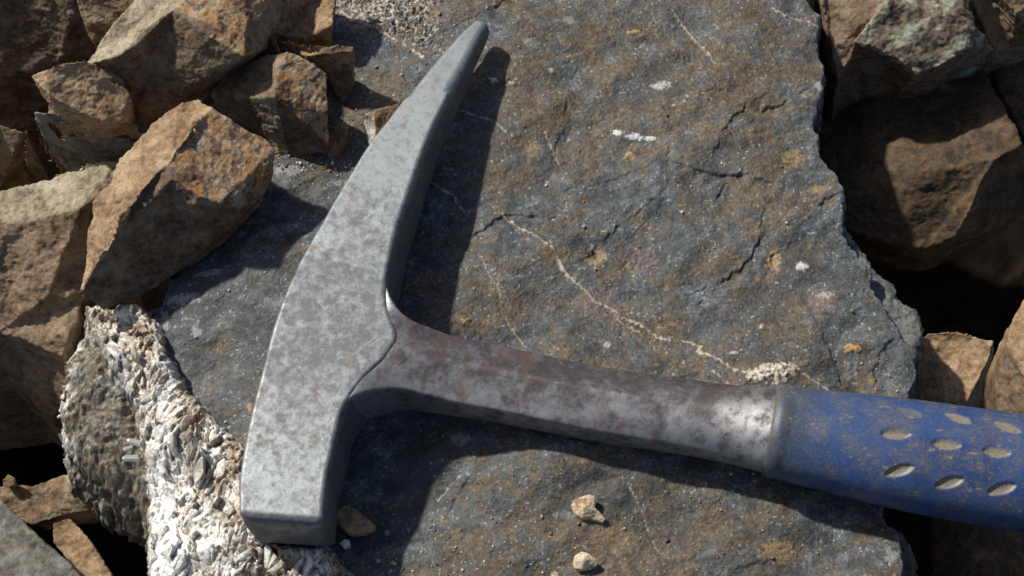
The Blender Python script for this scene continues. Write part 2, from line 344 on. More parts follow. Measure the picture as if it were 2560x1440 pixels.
def crust_col(X, Y, px, py, sd, T):
    d, _ = segd(X, Y, BND); cz, bd, h, k = crystals(X, Y)
    n = fb2(X, Y, 1/8, 3, 41, .6); m = fb2(X, Y, 1/1.5, 3, 45, .7)
    col = np.zeros(X.shape+(3,), np.float32)+np.array([.66, .64, .58], np.float32)
    col = mixc(col, (.74, .72, .67), ss(.35, .85, k)); col = mixc(col, (.42, .41, .38), ss(.6, .95, h)*.6)
    br = ss(-.15, .5, n+m*.7+ss(14, 2, d)*.3-.12); col = mixc(col, (.30, .20, .105), br*.85); col = mixc(col, (.10, .07, .045), ss(.25, .6, -m+n*.4)*.6)
    col = mixc(col, (.72, .60, .48), ss(.0, .3, -n)*np.exp(-(((px-335)/45)**2+((py-860)/110)**2)))
    col = mixc(col, (.11, .07, .04), ss(.13, .02, bd)*.8)
    wh = np.exp(-(((px-400)/60)**2+((py-1220)/140)**2))+np.exp(-(((px-395)/50)**2+((py-1400)/100)**2))+np.exp(-(((px-520)/60)**2+((py-1350)/60)**2))*.7+np.exp(-(((px-410)/30)**2+((py-1000)/60)**2))*.6
    col = mixc(col, (.84, .82, .77), np.clip(wh*1.2, 0, 1)*ss(-.4, .1, m+.4)*.97)
    col = mixc(col, (.30, .31, .33), np.exp(-(((px-285)/35)**2+((py-930)/80)**2))*.7)
    return np.clip(col, .03, .85)
CRUST = [(205,738),(262,760),(345,762),(392,800),(410,880),(440,940),(490,1005),(550,1055),(612,1125),(626,1300),(690,1360),(815,1372),(880,1435),(930,1570),(338,1590),
 (350,1440),(340,1340),(345,1240),(352,1180),(348,1100),(335,1010),(300,950),(262,900),(240,850),(215,800)]
field('crystal_crust', CRUST, 0, crust_top, crust_col, M_crust, slab, res=.28, depth=55, wall=6, rim=1.5, rimd=.8, jit=.8, seed=12)
LOBE = [(199,734),(198,800),(168,852),(150,890),(137,930),(150,958),(133,985),(136,1050),(152,1090),(180,1120),(205,1145),(245,1180),(290,1195),(325,1225),(350,1300),(420,1250),(420,1000),(330,850),(300,770)]
def lobe_top(X, Y, px, py, sd):
    return -ss(14, 0, sd)*4 - np.clip(py-950, 0, 400)*.035 + fb2(X, Y, 1/10, 3, 51)*2+fb2(X, Y, 1/2.2, 3, 54)*.7
def lobe_col(X, Y, px, py, sd, T):
    n = fb2(X, Y, 1/6, 4, 61, .65); m = fb2(X, Y, 1/1.6, 3, 65, .7)
    col = np.zeros(X.shape+(3,), np.float32)+np.array([.15, .115, .075], np.float32)
    col = mixc(col, (.10, .10, .095), ss(-.1, .4, n)); col = mixc(col, (.27, .24, .18), ss(.1, .6, m)); col = mixc(col, (.04, .035, .03), ss(.2, .7, -m)*.8)
    col = mixc(col, (.62, .60, .55), ss(3.6, .4, sd)*ss(-.15, .35, n+.3*m+.1)*ss(1130, 1000, py))
    return mixc(col, (.45, .44, .40), ss(900, 780, py)*ss(-.2, .4, m)*.75)
field('side_lobe', LOBE, -13, lobe_top, lobe_col, M_slab, slab, res=.33, depth=26, wall=4, rim=10, rimd=7, seed=20)
# clear crystals standing on the lobe beside the crust
def prism(L, r):
    V = []; 
    for z, k in ((0, 1), (L*.8, .95), (L, .35)):
        for i in range(6): V.append((math.cos(i*math.pi/3)*r*k, math.sin(i*math.pi/3)*r*k*.8, z))
    Fc = [tuple(range(5, -1, -1)), tuple(range(12, 18))]+[(j*6+i, j*6+(i+1) % 6, j*6+6+(i+1) % 6, j*6+6+i) for j in (0, 1) for i in range(6)]
    return np.array(V), Fc
m, N, L, B = new_mat('clear_quartz'); B.inputs['Base Color'].default_value = (.62, .62, .56, 1); B.inputs['Roughness'].default_value = .18
B.inputs['Transmission Weight'].default_value = .45; B.inputs['IOR'].default_value = 1.5; M_qz = m
crystR = np.random.RandomState(4)
for (px, py, h, L_, r, az, el) in [(350,1110,-9,4.2,1.0,2.9,.2),(345,1145,-9,4.8,1.1,3.2,.1),(330,1118,-11,2.8,.8,3.6,.3),(290,800,-7,5,1.3,1.2,.5),(275,830,-8,4,1.2,2,.6),(262,960,-9,3.2,1.1,2.3,.8),(290,925,-8,3.4,1.2,1.5,.8),(300,985,-8,3,.9,2.4,.5)]:
    V, Fc = prism(L_*MM, r*MM); d = Vector((math.cos(az)*math.cos(el), math.sin(az)*math.cos(el), math.sin(el))); q = d.to_track_quat('Z', 'Y').to_matrix()
    V = V@np.array(q).T + at(px, py, h)
    mesh_obj('crystal', V, Fc, M_qz, None, slab, smooth=False)

# ------------------------------------------------------------------ angular rocks
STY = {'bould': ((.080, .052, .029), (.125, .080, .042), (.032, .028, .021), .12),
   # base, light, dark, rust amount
 'dust_sun': ((.29, .235, .155), (.38, .33, .24), (.13, .10, .065), .0), 'tan': ((.29, .187, .105), (.40, .285, .175), (.17, .108, .06), .15),
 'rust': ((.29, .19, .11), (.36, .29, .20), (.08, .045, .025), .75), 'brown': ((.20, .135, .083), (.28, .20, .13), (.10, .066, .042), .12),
 'shade_brown': ((.15, .102, .062), (.215, .165, .115), (.07, .05, .034), .15), 'grey': ((.15, .14, .115), (.22, .21, .185), (.07, .06, .05), .06),  # first tone is brown painted darker for the rocks' shaded faces
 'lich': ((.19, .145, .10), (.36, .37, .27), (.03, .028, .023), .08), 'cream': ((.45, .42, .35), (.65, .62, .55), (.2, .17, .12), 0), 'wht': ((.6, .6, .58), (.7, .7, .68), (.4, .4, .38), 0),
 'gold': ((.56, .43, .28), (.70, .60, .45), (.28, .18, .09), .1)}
def rock_colour(P, sty, seed):
    n1 = fb3(P, 1/9, 3, seed, .6); n2 = fb3(P, 1/2.2, 3, seed+4, .65); n3 = fb3(P, 1/.8, 2, seed+9, .7); n4 = fb3(P, 1/4.5, 4, seed+13, .7)
    names = list(STY); B_ = np.array([STY[k][0] for k in names], np.float32)[sty]; L_ = np.array([STY[k][1] for k in names], np.float32)[sty]
    D_ = np.array([STY[k][2] for k in names], np.float32)[sty]; R_ = np.array([STY[k][3] for k in names], np.float32)[sty]
    t = ss(-.1, .75, n1+n2*.5+n3*.25)[:, None]; c = B_*(1-t)+L_*t
    t = (ss(.0, .75, -n1*.6-n2*.7+n3*.2))[:, None]; c = c*(1-t)+D_*t
    t = ss(.35, .6, n4+.35*n2+R_*.45-.12)*(R_ > 0)*np.clip(R_*1.6, 0, .9); c = mixc(c, (.33, .155, .05), t*.8)
    t = ss(.35, .7, -n4+.3*n3+R_*.3-.1)*(R_ > .3); c = mixc(c, (.07, .035, .02), t*.7)
    return np.clip(c, .012, .85).astype(np.float32)
def rock(name, label, cat, verts, faces, depth=25, vox=.42, rough=1.0, seed=1, shrink=.25, group=None, mat=None, parent=None, drop=None, hs=1.0, ho=0.0):
    """verts {key:(px,py,h)}; faces [(keys, style)]; the hidden sides and base are closed below the outline"""
    verts = {k: (v[0], v[1], v[2]*hs+ho) for k, v in verts.items()}; keys = list(verts); P = A([verts[k] for k in keys])/MM; idx = {k: i for i, k in enumerate(keys)}
    fl = [([idx[k] for k in f.split()], s) for f, s in faces]
    cnt = {}
    for f, s in fl:
        for a, b in zip(f, f[1:]+f[:1]): cnt[(min(a, b), max(a, b))] = cnt.get((min(a, b), max(a, b)), []) + [(a, b, s)]
    bnd = {v[0][0]: (v[0][1], v[0][2]) for v in cnt.values() if len(v) == 1}
    loop = [next(iter(bnd))]
    while len(loop) < len(bnd):
        n = bnd[loop[-1]][0]
        if n == loop[0]: break
        loop.append(n)
    cen = P[loop].mean(0); zb = P[:, 2].min()-depth
    low = []; V = [tuple(p) for p in P]
    for i in loop:
        p = P[i]; q = p+(cen-p)*shrink; q = np.array([q[0], q[1], zb if drop is None else p[2]-drop]); low.append(len(V)); V.append(tuple(q))
    Fc = [(f, s) for f, s in fl]; n = len(loop)
    for j in range(n): Fc.append(([loop[(j+1) % n], loop[j], low[j], low[(j+1) % n]], bnd[loop[j]][1]))
    Fc.append((low, 'brown'))
    bm = bmesh.new(); bv = [bm.verts.new(v) for v in V]; snames = list(STY); lay = bm.faces.layers.int.new('sty')
    for f, s in Fc:
        try: fa = bm.faces.new([bv[i] for i in f]); fa[lay] = snames.index(s)
        except ValueError: pass
    bmesh.ops.triangulate(bm, faces=bm.faces[:], ngon_method='EAR_CLIP'); bmesh.ops.recalc_face_normals(bm, faces=bm.faces[:])
    bm.normal_update(); bvh = BVHTree.FromBMesh(bm); fs = [f[lay] for f in bm.faces]
    me = bpy.data.meshes.new('tmp'); bm.to_mesh(me); bm.free()
    to = bpy.data.objects.new('tmp', me); sc.collection.objects.link(to)
    md = to.modifiers.new('r', 'REMESH'); md.mode = 'VOXEL'; md.voxel_size = vox
    dg = bpy.context.evaluated_depsgraph_get(); ev = to.evaluated_get(dg).to_mesh()
    nv = len(ev.vertices); Q = np.empty(nv*3, np.float32); ev.vertices.foreach_get('co', Q); Q = Q.reshape(-1, 3).astype(np.float64)
    Nn = np.empty(nv*3, np.float32); ev.vertices.foreach_get('normal', Nn); Nn = Nn.reshape(-1, 3)
    nf = len(ev.polygons); T = np.empty(nf*4, np.int32) if len(ev.loops) == nf*4 else None
    if T is not None: ev.loops.foreach_get('vertex_index', T); T = T.reshape(-1, 4)
    else: T = [tuple(p.vertices) for p in ev.polygons]
    to.evaluated_get(dg).to_mesh_clear(); bpy.data.objects.remove(to); bpy.data.meshes.remove(me)
    S = seed*3.7
    J = np.stack([fb3(Q, 1/5., 3, seed+40+i*5, .6) for i in range(3)], 1)
    sty = np.array([fs[bvh.find_nearest(Vector(q))[2]] for q in (Q+J*.6)])
    col = rock_colour(Q, sty, seed)
    strat = fb3(Q*np.array([1, 1, 2.2]), 1/7., 4, seed+60, .6); tq = (fb3(Q, 1/9., 3, seed+66, .5)+2)*3.2; tf = tq-np.floor(tq); strat = strat*.42+((np.floor(tq)+ss(.8, 1, tf))/3.2-2)*1.0
    disp = strat*.55 + fb3(Q, 1/1.6, 2, seed+70, .6)*.17
    pit = ss(.35, .75, fb3(Q, 1/3., 2, seed+80)); disp -= pit*.2
    Q = Q + J*.22*rough + Nn*(disp*rough)[:, None]
    Q *= MM
    o = mesh_obj(name, Q, T, mat or M_rock, col, parent, smooth=False)
    if parent is None: tag(o, label, cat, group)
    return o
def V_(s):
    d = {}
    for t in s.split(';'):
        if t.strip():
            k, v = t.split(':'); d[k.strip()] = tuple(float(x) for x in v.split(','))
    return d
# A: the large upper rock
rock('rock', 'largest brown rock at the top left, with pale dusty upper face', 'rock',
 V_('a:199,172,44;b:234,137,47;c:273,70,51;d:336,0,55;e:420,-90,60;f:600,-120,64;g:735,-70,42;h:707,0,40;i:703,43,38;j:615,60,60;k:434,24,68;l:346,84,60;m:344,110,58;n:300,137,55;o:234,157,48;p:541,66,66;q:523,94,65;r:609,140,59;s:648,130,42;t:680,108,30;u:539,219,14;v:508,248,10;w:440,290,6;x:367,314,4;y:320,306,8;z:250,205,34'),
 [('a b c d e f k l m n o', 'dust_sun'), ('k f j p', 'rust'), ('f g h j', 'rust'), ('p j r q', 'rust'), ('j h i s', 'brown'), ('j s r', 'rust'), ('i t s', 'shade_brown'), ('r s t u', 'shade_brown'), ('a o n m z', 'shade_brown'), ('z m l k y', 'shade_brown'), ('k p q y', 'shade_brown'), ('q r u v w x y', 'shade_brown')], depth=6, seed=2, shrink=.3, hs=.63, ho=-3)
# B: the front rock leaning on the slab
rock('rock', 'angular brown rock with a rusty right face, leaning on the slab', 'rock',
 V_('a:496,246,44;b:457,254,46;c:405,300,46;d:381,306,47;e:324,375,45;f:300,398,44;g:270,461,42;h:234,504,38;i:218,600,30;j:201,730,20;k:258,778,4;l:352,740,1;m:430,690,0;n:508,650,0;o:560,610,1;p:620,545,8;q:650,500,16;r:683,440,30;s:688,375,36;t:664,348,39;u:594,309,44;v:527,268,48;w:523,275,50;x:484,297,54;y:469,344,55;A:418,410,53;B:363,469,52;C:328,508,48;D:293,543,45;E:270,609,37;F:234,645,32;G:207,728,22;H:430,447,51;I:500,490,45;J:547,508,41;K:600,520,31'),
 [('a b c d e f g h i j G F E D C B A y x w v', 'tan'), ('w x y A H I', 'rust'), ('v w I J u', 'rust'), ('u J K q r s t', 'rust'), ('H A B C D E k m', 'shade_brown'), ('E F G j k', 'shade_brown'), ('k l m', 'shade_brown'), ('H m n I', 'shade_brown'), ('I n o J', 'shade_brown'), ('J o p K', 'shade_brown'), ('K p q', 'shade_brown')], depth=4, seed=3, shrink=.3, hs=.62, ho=-2)
# C
rock('rock', 'rusty orange rock with a dark triangular lower face, behind the leaning rock', 'rock',
 V_('a:719,125,26;b:766,148,25;c:816,180,21;d:820,281,15;e:824,367,7;f:801,376,2;g:723,396,-1;h:699,387,0;i:664,344,5;j:621,244,19;k:686,242,24;l:702,160,26;m:640,150,20;n:560,185,14;o:525,238,10;p:560,300,0;q:630,330,0'),
 [('a b c d k l', 'rust'), ('k d e', 'rust'), ('k e f g', 'shade_brown'), ('j k g h i', 'dust_sun'), ('l k j m', 'brown'), ('m j o n', 'brown'), ('a l m', 'brown'), ('o j i q p', 'shade_brown')], depth=6, seed=5, shrink=.2)
# D
rock('rock', 'small wedge of brown rock with a pale top strip, right of the rusty orange rock', 'rock',
 V_('a:699,104,22;b:725,102,25;c:775,112,28;d:830,112,28;e:885,113,27;f:885,128,26;g:810,134,25;h:766,140,24;i:730,125,20;j:884,184,12;k:878,215,6;l:856,260,0;m:830,215,4;n:815,175,12'),
 [('a b c d e f g h i', 'tan'), ('h g n', 'brown'), ('g f j n', 'rust'), ('n j k l m', 'shade_brown')], depth=3, seed=6, hs=.7, shrink=.15, vox=.4)
# E
rock('rock', 'tan orange rock at the top edge, between the largest rock and the grey slab', 'rock',
 V_('a:678,75,8;b:690,20,14;c:700,-90,18;d:840,-90,16;e:838,0,13;f:832,59,9;g:812,82,6;h:762,98,3;i:734,103,2;j:703,88,4'), [('a b c d e f g h i j', 'tan')], depth=8, seed=7, ho=5, rough=1.2)
rock('rock', 'narrow brown splinter wedged between the largest rock and the small wedge rock', 'rock',
 V_('a:682,88,20;b:694,110,20;c:705,142,20;d:685,150,14;e:668,120,16;f:668,100,18'), [('a b c d e f', 'brown')], depth=10, seed=8, vox=.4, rough=.7)
# F G H
rock('rock', 'flat pointed reddish brown rock jutting left from under the largest rock', 'rock',
 V_('a:76,191,32;b:120,170,33;c:165,155,34;d:212,149,34;e:300,180,24;f:330,250,22;g:322,304,18;h:260,303,21;i:223,297,22;j:190,275,25;k:120,240,30'), [('a b c d e f g h i j k', 'tan')], depth=8, seed=9, shrink=.1, ho=-4)
rock('rock', 'orange brown stone half hidden under the flat pointed rock', 'rock',
 V_('a:118,236,14;b:190,262,14;c:240,300,12;d:215,325,6;e:160,300,8;f:122,292,8'), [('a b c d e f', 'tan')], depth=10, seed=10)
rock('rock', 'dark brown block in shadow, left of the leaning brown rock', 'rock',
 V_('a:89,279,14;b:156,283,14;c:234,297,13;d:340,310,8;e:360,340,2;f:320,378,-12;g:290,404,-22;h:156,436,-34;i:133,436,-34;j:92,346,-12;k:86,300,6;l:150,305,11;m:234,318,8'),
 [('a b c d m l k', 'grey'), ('m d e f g', 'shade_brown'), ('l m g h', 'shade_brown'), ('k l h i j', 'shade_brown')], depth=10, seed=11)
rock('rock', 'brown rock at the left edge with a lit top and dark right side', 'rock',
 V_('a:-420,200,-4;b:0,312,-4;c:50,326,-5;d:68,328,-6;e:74,380,-22;f:50,460,-40;g:8,462,-36;h:0,474,-36;i:-420,500,-30;j:40,372,-10;k:8,440,-24'),
 [('a b c j k h i', 'brown'), ('c d e f g k j', 'shade_brown'), ('k g h', 'shade_brown')], depth=90, seed=12, shrink=.05, vox=.55)
rock('rock', 'broad rough brown rock at the left edge, dusty olive along its upper rim', 'rock',
 V_('a:-420,520,-14;b:0,472,-10;c:86,455,-8;d:160,432,-5;e:219,406,-3;f:290,400,-4;g:330,440,-6;h:330,700,-26;i:205,745,-24;j:195,805,-28;k:168,852,-30;l:156,892,-34;m:60,850,-34;n:0,828,-34;o:-420,860,-34;p:60,560,-8;q:200,520,-2;r:120,740,-20'),
 [('a b c p', 'dust_sun'), ('c d e f g q p', 'dust_sun'), ('q g h i r', 'brown'), ('p q r', 'brown'), ('a p r n o', 'brown'), ('r i j k l m n', 'brown')], depth=100, seed=13, rough=1.3, vox=.55, shrink=.05)
rock('rock', 'dark rust brown rock below the broad rough rock, beside the crystal crust', 'rock',
 V_('a:-420,840,-40;b:0,830,-42;c:156,892,-40;d:185,940,-44;e:150,1020,-62;f:129,1048,-70;g:90,1008,-66;h:40,945,-60;i:0,908,-56;j:-420,960,-52'), [('a b c d e f g h i j', 'brown')], depth=60, seed=14, vox=.55, shrink=.05)
rock('rock', 'large dark brown rock filling the top left corner, in shadow', 'rock',
 V_('a:-420,-300,50;b:190,-300,50;c:200,-60,24;d:205,60,4;e:228,140,-12;f:215,230,-34;g:90,290,-44;h:60,318,-48;i:-420,330,-46;j:60,-20,12;k:150,150,-10'), [('a b c j', 'shade_brown'), ('a j k i', 'shade_brown'), ('j c d e k', 'shade_brown'), ('k e f g h i', 'shade_brown')], depth=60, seed=15, ho=-34, shrink=.05, vox=.7, rough=1.5)
rock('rock', 'rough mid brown rock at the top edge, left of the largest rock', 'rock',
 V_('a:182,-90,40;b:190,0,30;c:208,60,24;d:240,112,18;e:300,120,16;f:350,60,26;g:380,-90,44'), [('a b c d e f g', 'brown')], depth=25, seed=16, ho=-16, rough=1.1)
# bottom-left rocks
rock('rock', 'flat tan rock low at the left, its right half sunlit, beside the crystal crust', 'rock',
 V_('a:-60,1230,-64;b:4,1215,-62;c:80,1212,-60;d:156,1188,-58;e:230,1168,-56;f:310,1180,-56;g:345,1235,-57;h:338,1268,-60;i:187,1282,-62;j:78,1313,-66;k:20,1295,-68;l:-60,1290,-68;m:200,1230,-57'), [('a b c d m j k l', 'brown'), ('d e f g h i m', 'dust_sun'), ('m i j', 'dust_sun')], depth=10, seed=17, vox=.5)  # paler right half paints sunlight into the colour
rock('rock', 'smooth grey olive rock filling the bottom left corner', 'rock',
 V_('a:-420,1100,-40;b:-20,1235,-38;c:47,1290,-38;d:98,1341,-38;e:156,1392,-39;f:203,1440,-40;g:260,1560,-40;h:-420,1700,-40'), [('a b c d e f g h', 'grey')], depth=90, seed=18, vox=.65, shrink=.05)
rock('rock', 'narrow tan splinter of rock between the grey corner rock and the crystal crust', 'rock',
 V_('a:129,1305,-52;b:172,1292,-52;c:219,1341,-53;d:255,1390,-54;e:285,1445,-55;f:300,1500,-55;g:200,1500,-58;h:165,1400,-56;i:131,1350,-54'), [('a b c d e f g h i', 'tan')], depth=12, seed=19, vox=.45)
rock('pebble', 'tiny round brown pebble on the flat tan rock at the left edge', 'pebble',
 V_('a:5,1200,-56;b:20,1186,-55;c:38,1195,-55;d:38,1212,-57;e:22,1220,-58;f:6,1214,-58'), [('a b c d e f', 'tan')], depth=3, seed=20, vox=.35, rough=.4)
# bits lying on the slab
rock('rock_chip', 'small tan chip of rock on the slab beside the hammer face', 'rock chip',
 V_('a:834,1300,3;b:843,1275,5;c:862,1262,6;d:885,1268,6;e:905,1282,5.5;f:941,1312,4.5;g:925,1325,3.5;h:888,1334,2.5;i:868,1330,2.5'), [('a b c d e f g h i', 'tan')], depth=5, seed=22, vox=.3, rough=.35, shrink=.1)
rock('rock_chip', 'tiny white chip just below the tan chip near the hammer face', 'rock chip',
 V_('a:848,1358,0;b:862,1346,.5;c:875,1350,.5;d:876,1362,0;e:868,1365,0;f:860,1371,-.5'), [('a b c d e f', 'wht')], depth=3, seed=23, vox=.25, rough=.15)
rock('pebble', 'tiny olive pebble on the slab right of the tan chip', 'pebble',
 V_('a:961,1330,-.5;b:967,1322,0;c:976,1328,0;d:972,1338,-.5;e:963,1339,-.5'), [('a b c d e', 'grey')], depth=3, seed=24, vox=.25, rough=.15)
rock('rock_chip', 'cream coloured flake with a narrow tail, lying below the hammer shaft', 'rock chip',
 V_('a:1427,1262,3.5;b:1436,1248,4.2;c:1455,1241,5;d:1470,1236,5.2;e:1488,1240,5;f:1492,1255,4.5;g:1488,1268,4.6;h:1505,1284,3.6;i:1518,1297,2.8;j:1508,1307,2.2;k:1490,1300,2.6;l:1472,1294,3;m:1455,1296,3;n:1436,1284,3;o:1462,1268,5.6'),
 [('a b c d o', 'gold'), ('d e f g o', 'gold'), ('g h i j k l o', 'gold'), ('l m n a o', 'gold')], depth=4, seed=25, ho=1, vox=.28, rough=.5, shrink=.1)
rock('rock_chip', 'round cream coloured chip at the bottom edge of the slab, below the tailed flake', 'rock chip',
 V_('a:1431,1408,2;b:1436,1390,3;c:1452,1379,3.6;d:1468,1382,3.6;e:1490,1396,3;f:1494,1412,2.2;g:1480,1422,1.8;h:1455,1426,1.6;i:1438,1422,1.6;j:1460,1400,4.6'),
 [('a b c j', 'gold'), ('c d e j', 'gold'), ('e f g j', 'gold'), ('g h i a j', 'gold')], depth=4, seed=26, vox=.28, rough=.5, shrink=.1)
rock('pebble', 'small gold pebble at the very bottom, left of the round cream chip', 'pebble',
 V_('a:1376,1434,1;b:1388,1426,1.6;c:1398,1432,1.2;d:1398,1450,.6;e:1380,1450,.6'), [('a b c d e', 'gold')], depth=3, seed=27, vox=.28, rough=.3)
rock('pebble', 'thin white pebble on the slab near the bottom, right of the hammer face', 'pebble',
 V_('a:972,1406,-1;b:982,1400,-.4;c:993,1408,-.6;d:990,1414,-1;e:978,1410,-1'), [('a b c d e', 'cream')], depth=2, seed=28, vox=.25, rough=.15)
rock('rock_chip', 'brown shard with a whitish crystalline side, tucked behind the hammer pick', 'rock chip',
 V_('a:905,282,9;b:930,276,10;c:965,266,10;d:1001,256,10;e:1010,275,8;f:960,330,6;g:940,345,5;h:936,300,9;i:913,340,2;j:925,372,0;k:908,300,6'), [('a b h k', 'cream'), ('b c d e f g h', 'tan'), ('k h g j i', 'cream')], depth=3, seed=29, vox=.35, rough=.6)
rock('rock_chip', 'brown lump against the right foot of the rusty orange rock', 'rock chip',
 V_('a:826,300,9;b:848,292,10;c:868,308,9;d:870,330,7;e:852,360,4;f:842,388,0;g:818,392,0;h:820,350,4'), [('a b c d e f g h', 'brown')], depth=4, seed=30, vox=.35, rough=.6)
rock('pebble', 'little grey stone with a dull white side near the top of the slab', 'pebble',
 V_('a:917,42,3;b:930,36,4;c:946,36,4;d:949,44,3.4;e:938,50,2.6;f:920,50,2.4'), [('a b c d e f', 'cream')], depth=3, seed=31, vox=.28, rough=.3)
# right-hand rocks
rock('rock', 'rock with pale green lichen on its sunlit top, at the top right', 'rock',
 V_('a:2052,-140,8;b:2055,0,0;c:2065,52,-4;d:2080,129,-10;e:2096,196,-18;f:2106,253,-44;g:2150,260,-48;h:2222,261,-50;i:2287,258,-50;j:2320,240,-46;k:2428,156,-34;l:2492,124,-24;m:2441,60,-4;n:2408,0,4;o:2380,-140,12;p:2132,105,-3;q:2178,104,-1;r:2202,120,-3;s:2240,136,-5;t:2290,186,-12;u:2350,165,-10;v:2423,118,-8;w:2215,0,4'),
 [('a b c d e p w', 'brown'), ('a w m n o', 'lich'), ('w p q r s t u v m', 'lich'), ('m v l', 'lich'), ('e f g p', 'shade_brown'), ('p g h s r q', 'shade_brown'), ('s h i j t', 'shade_brown'), ('t j k l v u', 'shade_brown')], depth=20, seed=32, rough=1.2, vox=.6)
rock('rock', 'brown speckled rock in the top right corner', 'rock',
 V_('a:2420,-140,6;b:2432,0,-4;c:2467,80,-14;d:2493,126,-24;e:2530,124,-26;f:2640,110,-26;g:2700,-140,6;h:2540,40,-6'), [('a b c d e h', 'brown'), ('a h f g', 'brown'), ('h e f', 'shade_brown')], depth=25, seed=33, rough=1.2, vox=.6)
rock('rock', 'big smooth dark brown boulder right of the slab, above the black hollow', 'rock',
 V_('a:1990,170,-56;b:2120,150,-50;c:2300,150,-48;d:2440,130,-42;e:2475,200,-36;f:2510,262,-32;g:2545,330,-31;h:2556,362,-32;i:2488,396,-31;j:2454,445,-33;k:2423,520,-38;l:2390,592,-48;m:2351,613,-52;n:2312,622,-54;o:2261,618,-54;p:2165,590,-54;q:2080,560,-54;r:2010,450,-50;s:2300,430,-35;t:2493,588,-66;u:2570,520,-66;v:2680,420,-60;w:2680,330,-44'),
 [('a b c s r', 'bould'), ('c d e f g h i s', 'bould'), ('s i j k l m n', 'bould'), ('r s n o p q', 'bould'), ('h w v i', 'bould'), ('i v u j', 'bould'), ('j u t k', 'bould'), ('k t l', 'bould')], depth=15, seed=34, rough=1.1, vox=.7, shrink=.15)
rock('rock', 'tan brown rock at the right edge, split by a crack from the big dark boulder', 'rock',
 V_('a:2456,150,-42;b:2495,134,-38;c:2560,124,-34;d:2680,110,-30;e:2680,360,-46;f:2565,350,-44;g:2548,318,-43;h:2520,262,-42;i:2486,205,-42'), [('a b c d e f g h i', 'bould')], depth=20, seed=35, vox=.6)
rock('rock', 'angular sunlit tan rock at the right, just above the blue grip', 'rock',
 V_('a:2287,878,-34;b:2302,846,-32;c:2323,832,-30;d:2385,828,-28;e:2449,844,-28;f:2484,852,-28;g:2475,891,-28;h:2408,1022,-36;i:2370,1120,-44;j:2200,1100,-50;k:2290,950,-40;l:2483,875,-34;m:2453,985,-50;n:2440,1120,-62'), [('a b c d e f g h i j k', 'tan'), ('f l m n i h g', 'brown')], depth=14, seed=36, rough=1.0, shrink=.1)
rock('rock', 'brown rock at the right edge above the grip, half in shadow', 'rock',
 V_('a:2600,700,-50;b:2540,780,-56;c:2516,860,-58;d:2500,900,-64;e:2478,1000,-76;f:2470,1100,-80;g:2680,1150,-60;h:2700,700,-40;i:2530,940,-56'), [('a b c i g h', 'tan'), ('c d e f g i', 'shade_brown')], depth=20, seed=37, vox=.6, ho=-10)
rock('rock', 'dark brown rock in the shade below the blue grip, bottom right corner', 'rock',
 V_('a:2330,1240,-62;b:2450,1220,-56;c:2700,1200,-50;d:2700,1600,-50;e:2330,1600,-66;f:2420,1400,-54'), [('a b f e', 'bould'), ('b c d f', 'bould'), ('f d e', 'bould')], depth=20, seed=38, vox=.7, ho=-25, rough=1.2)

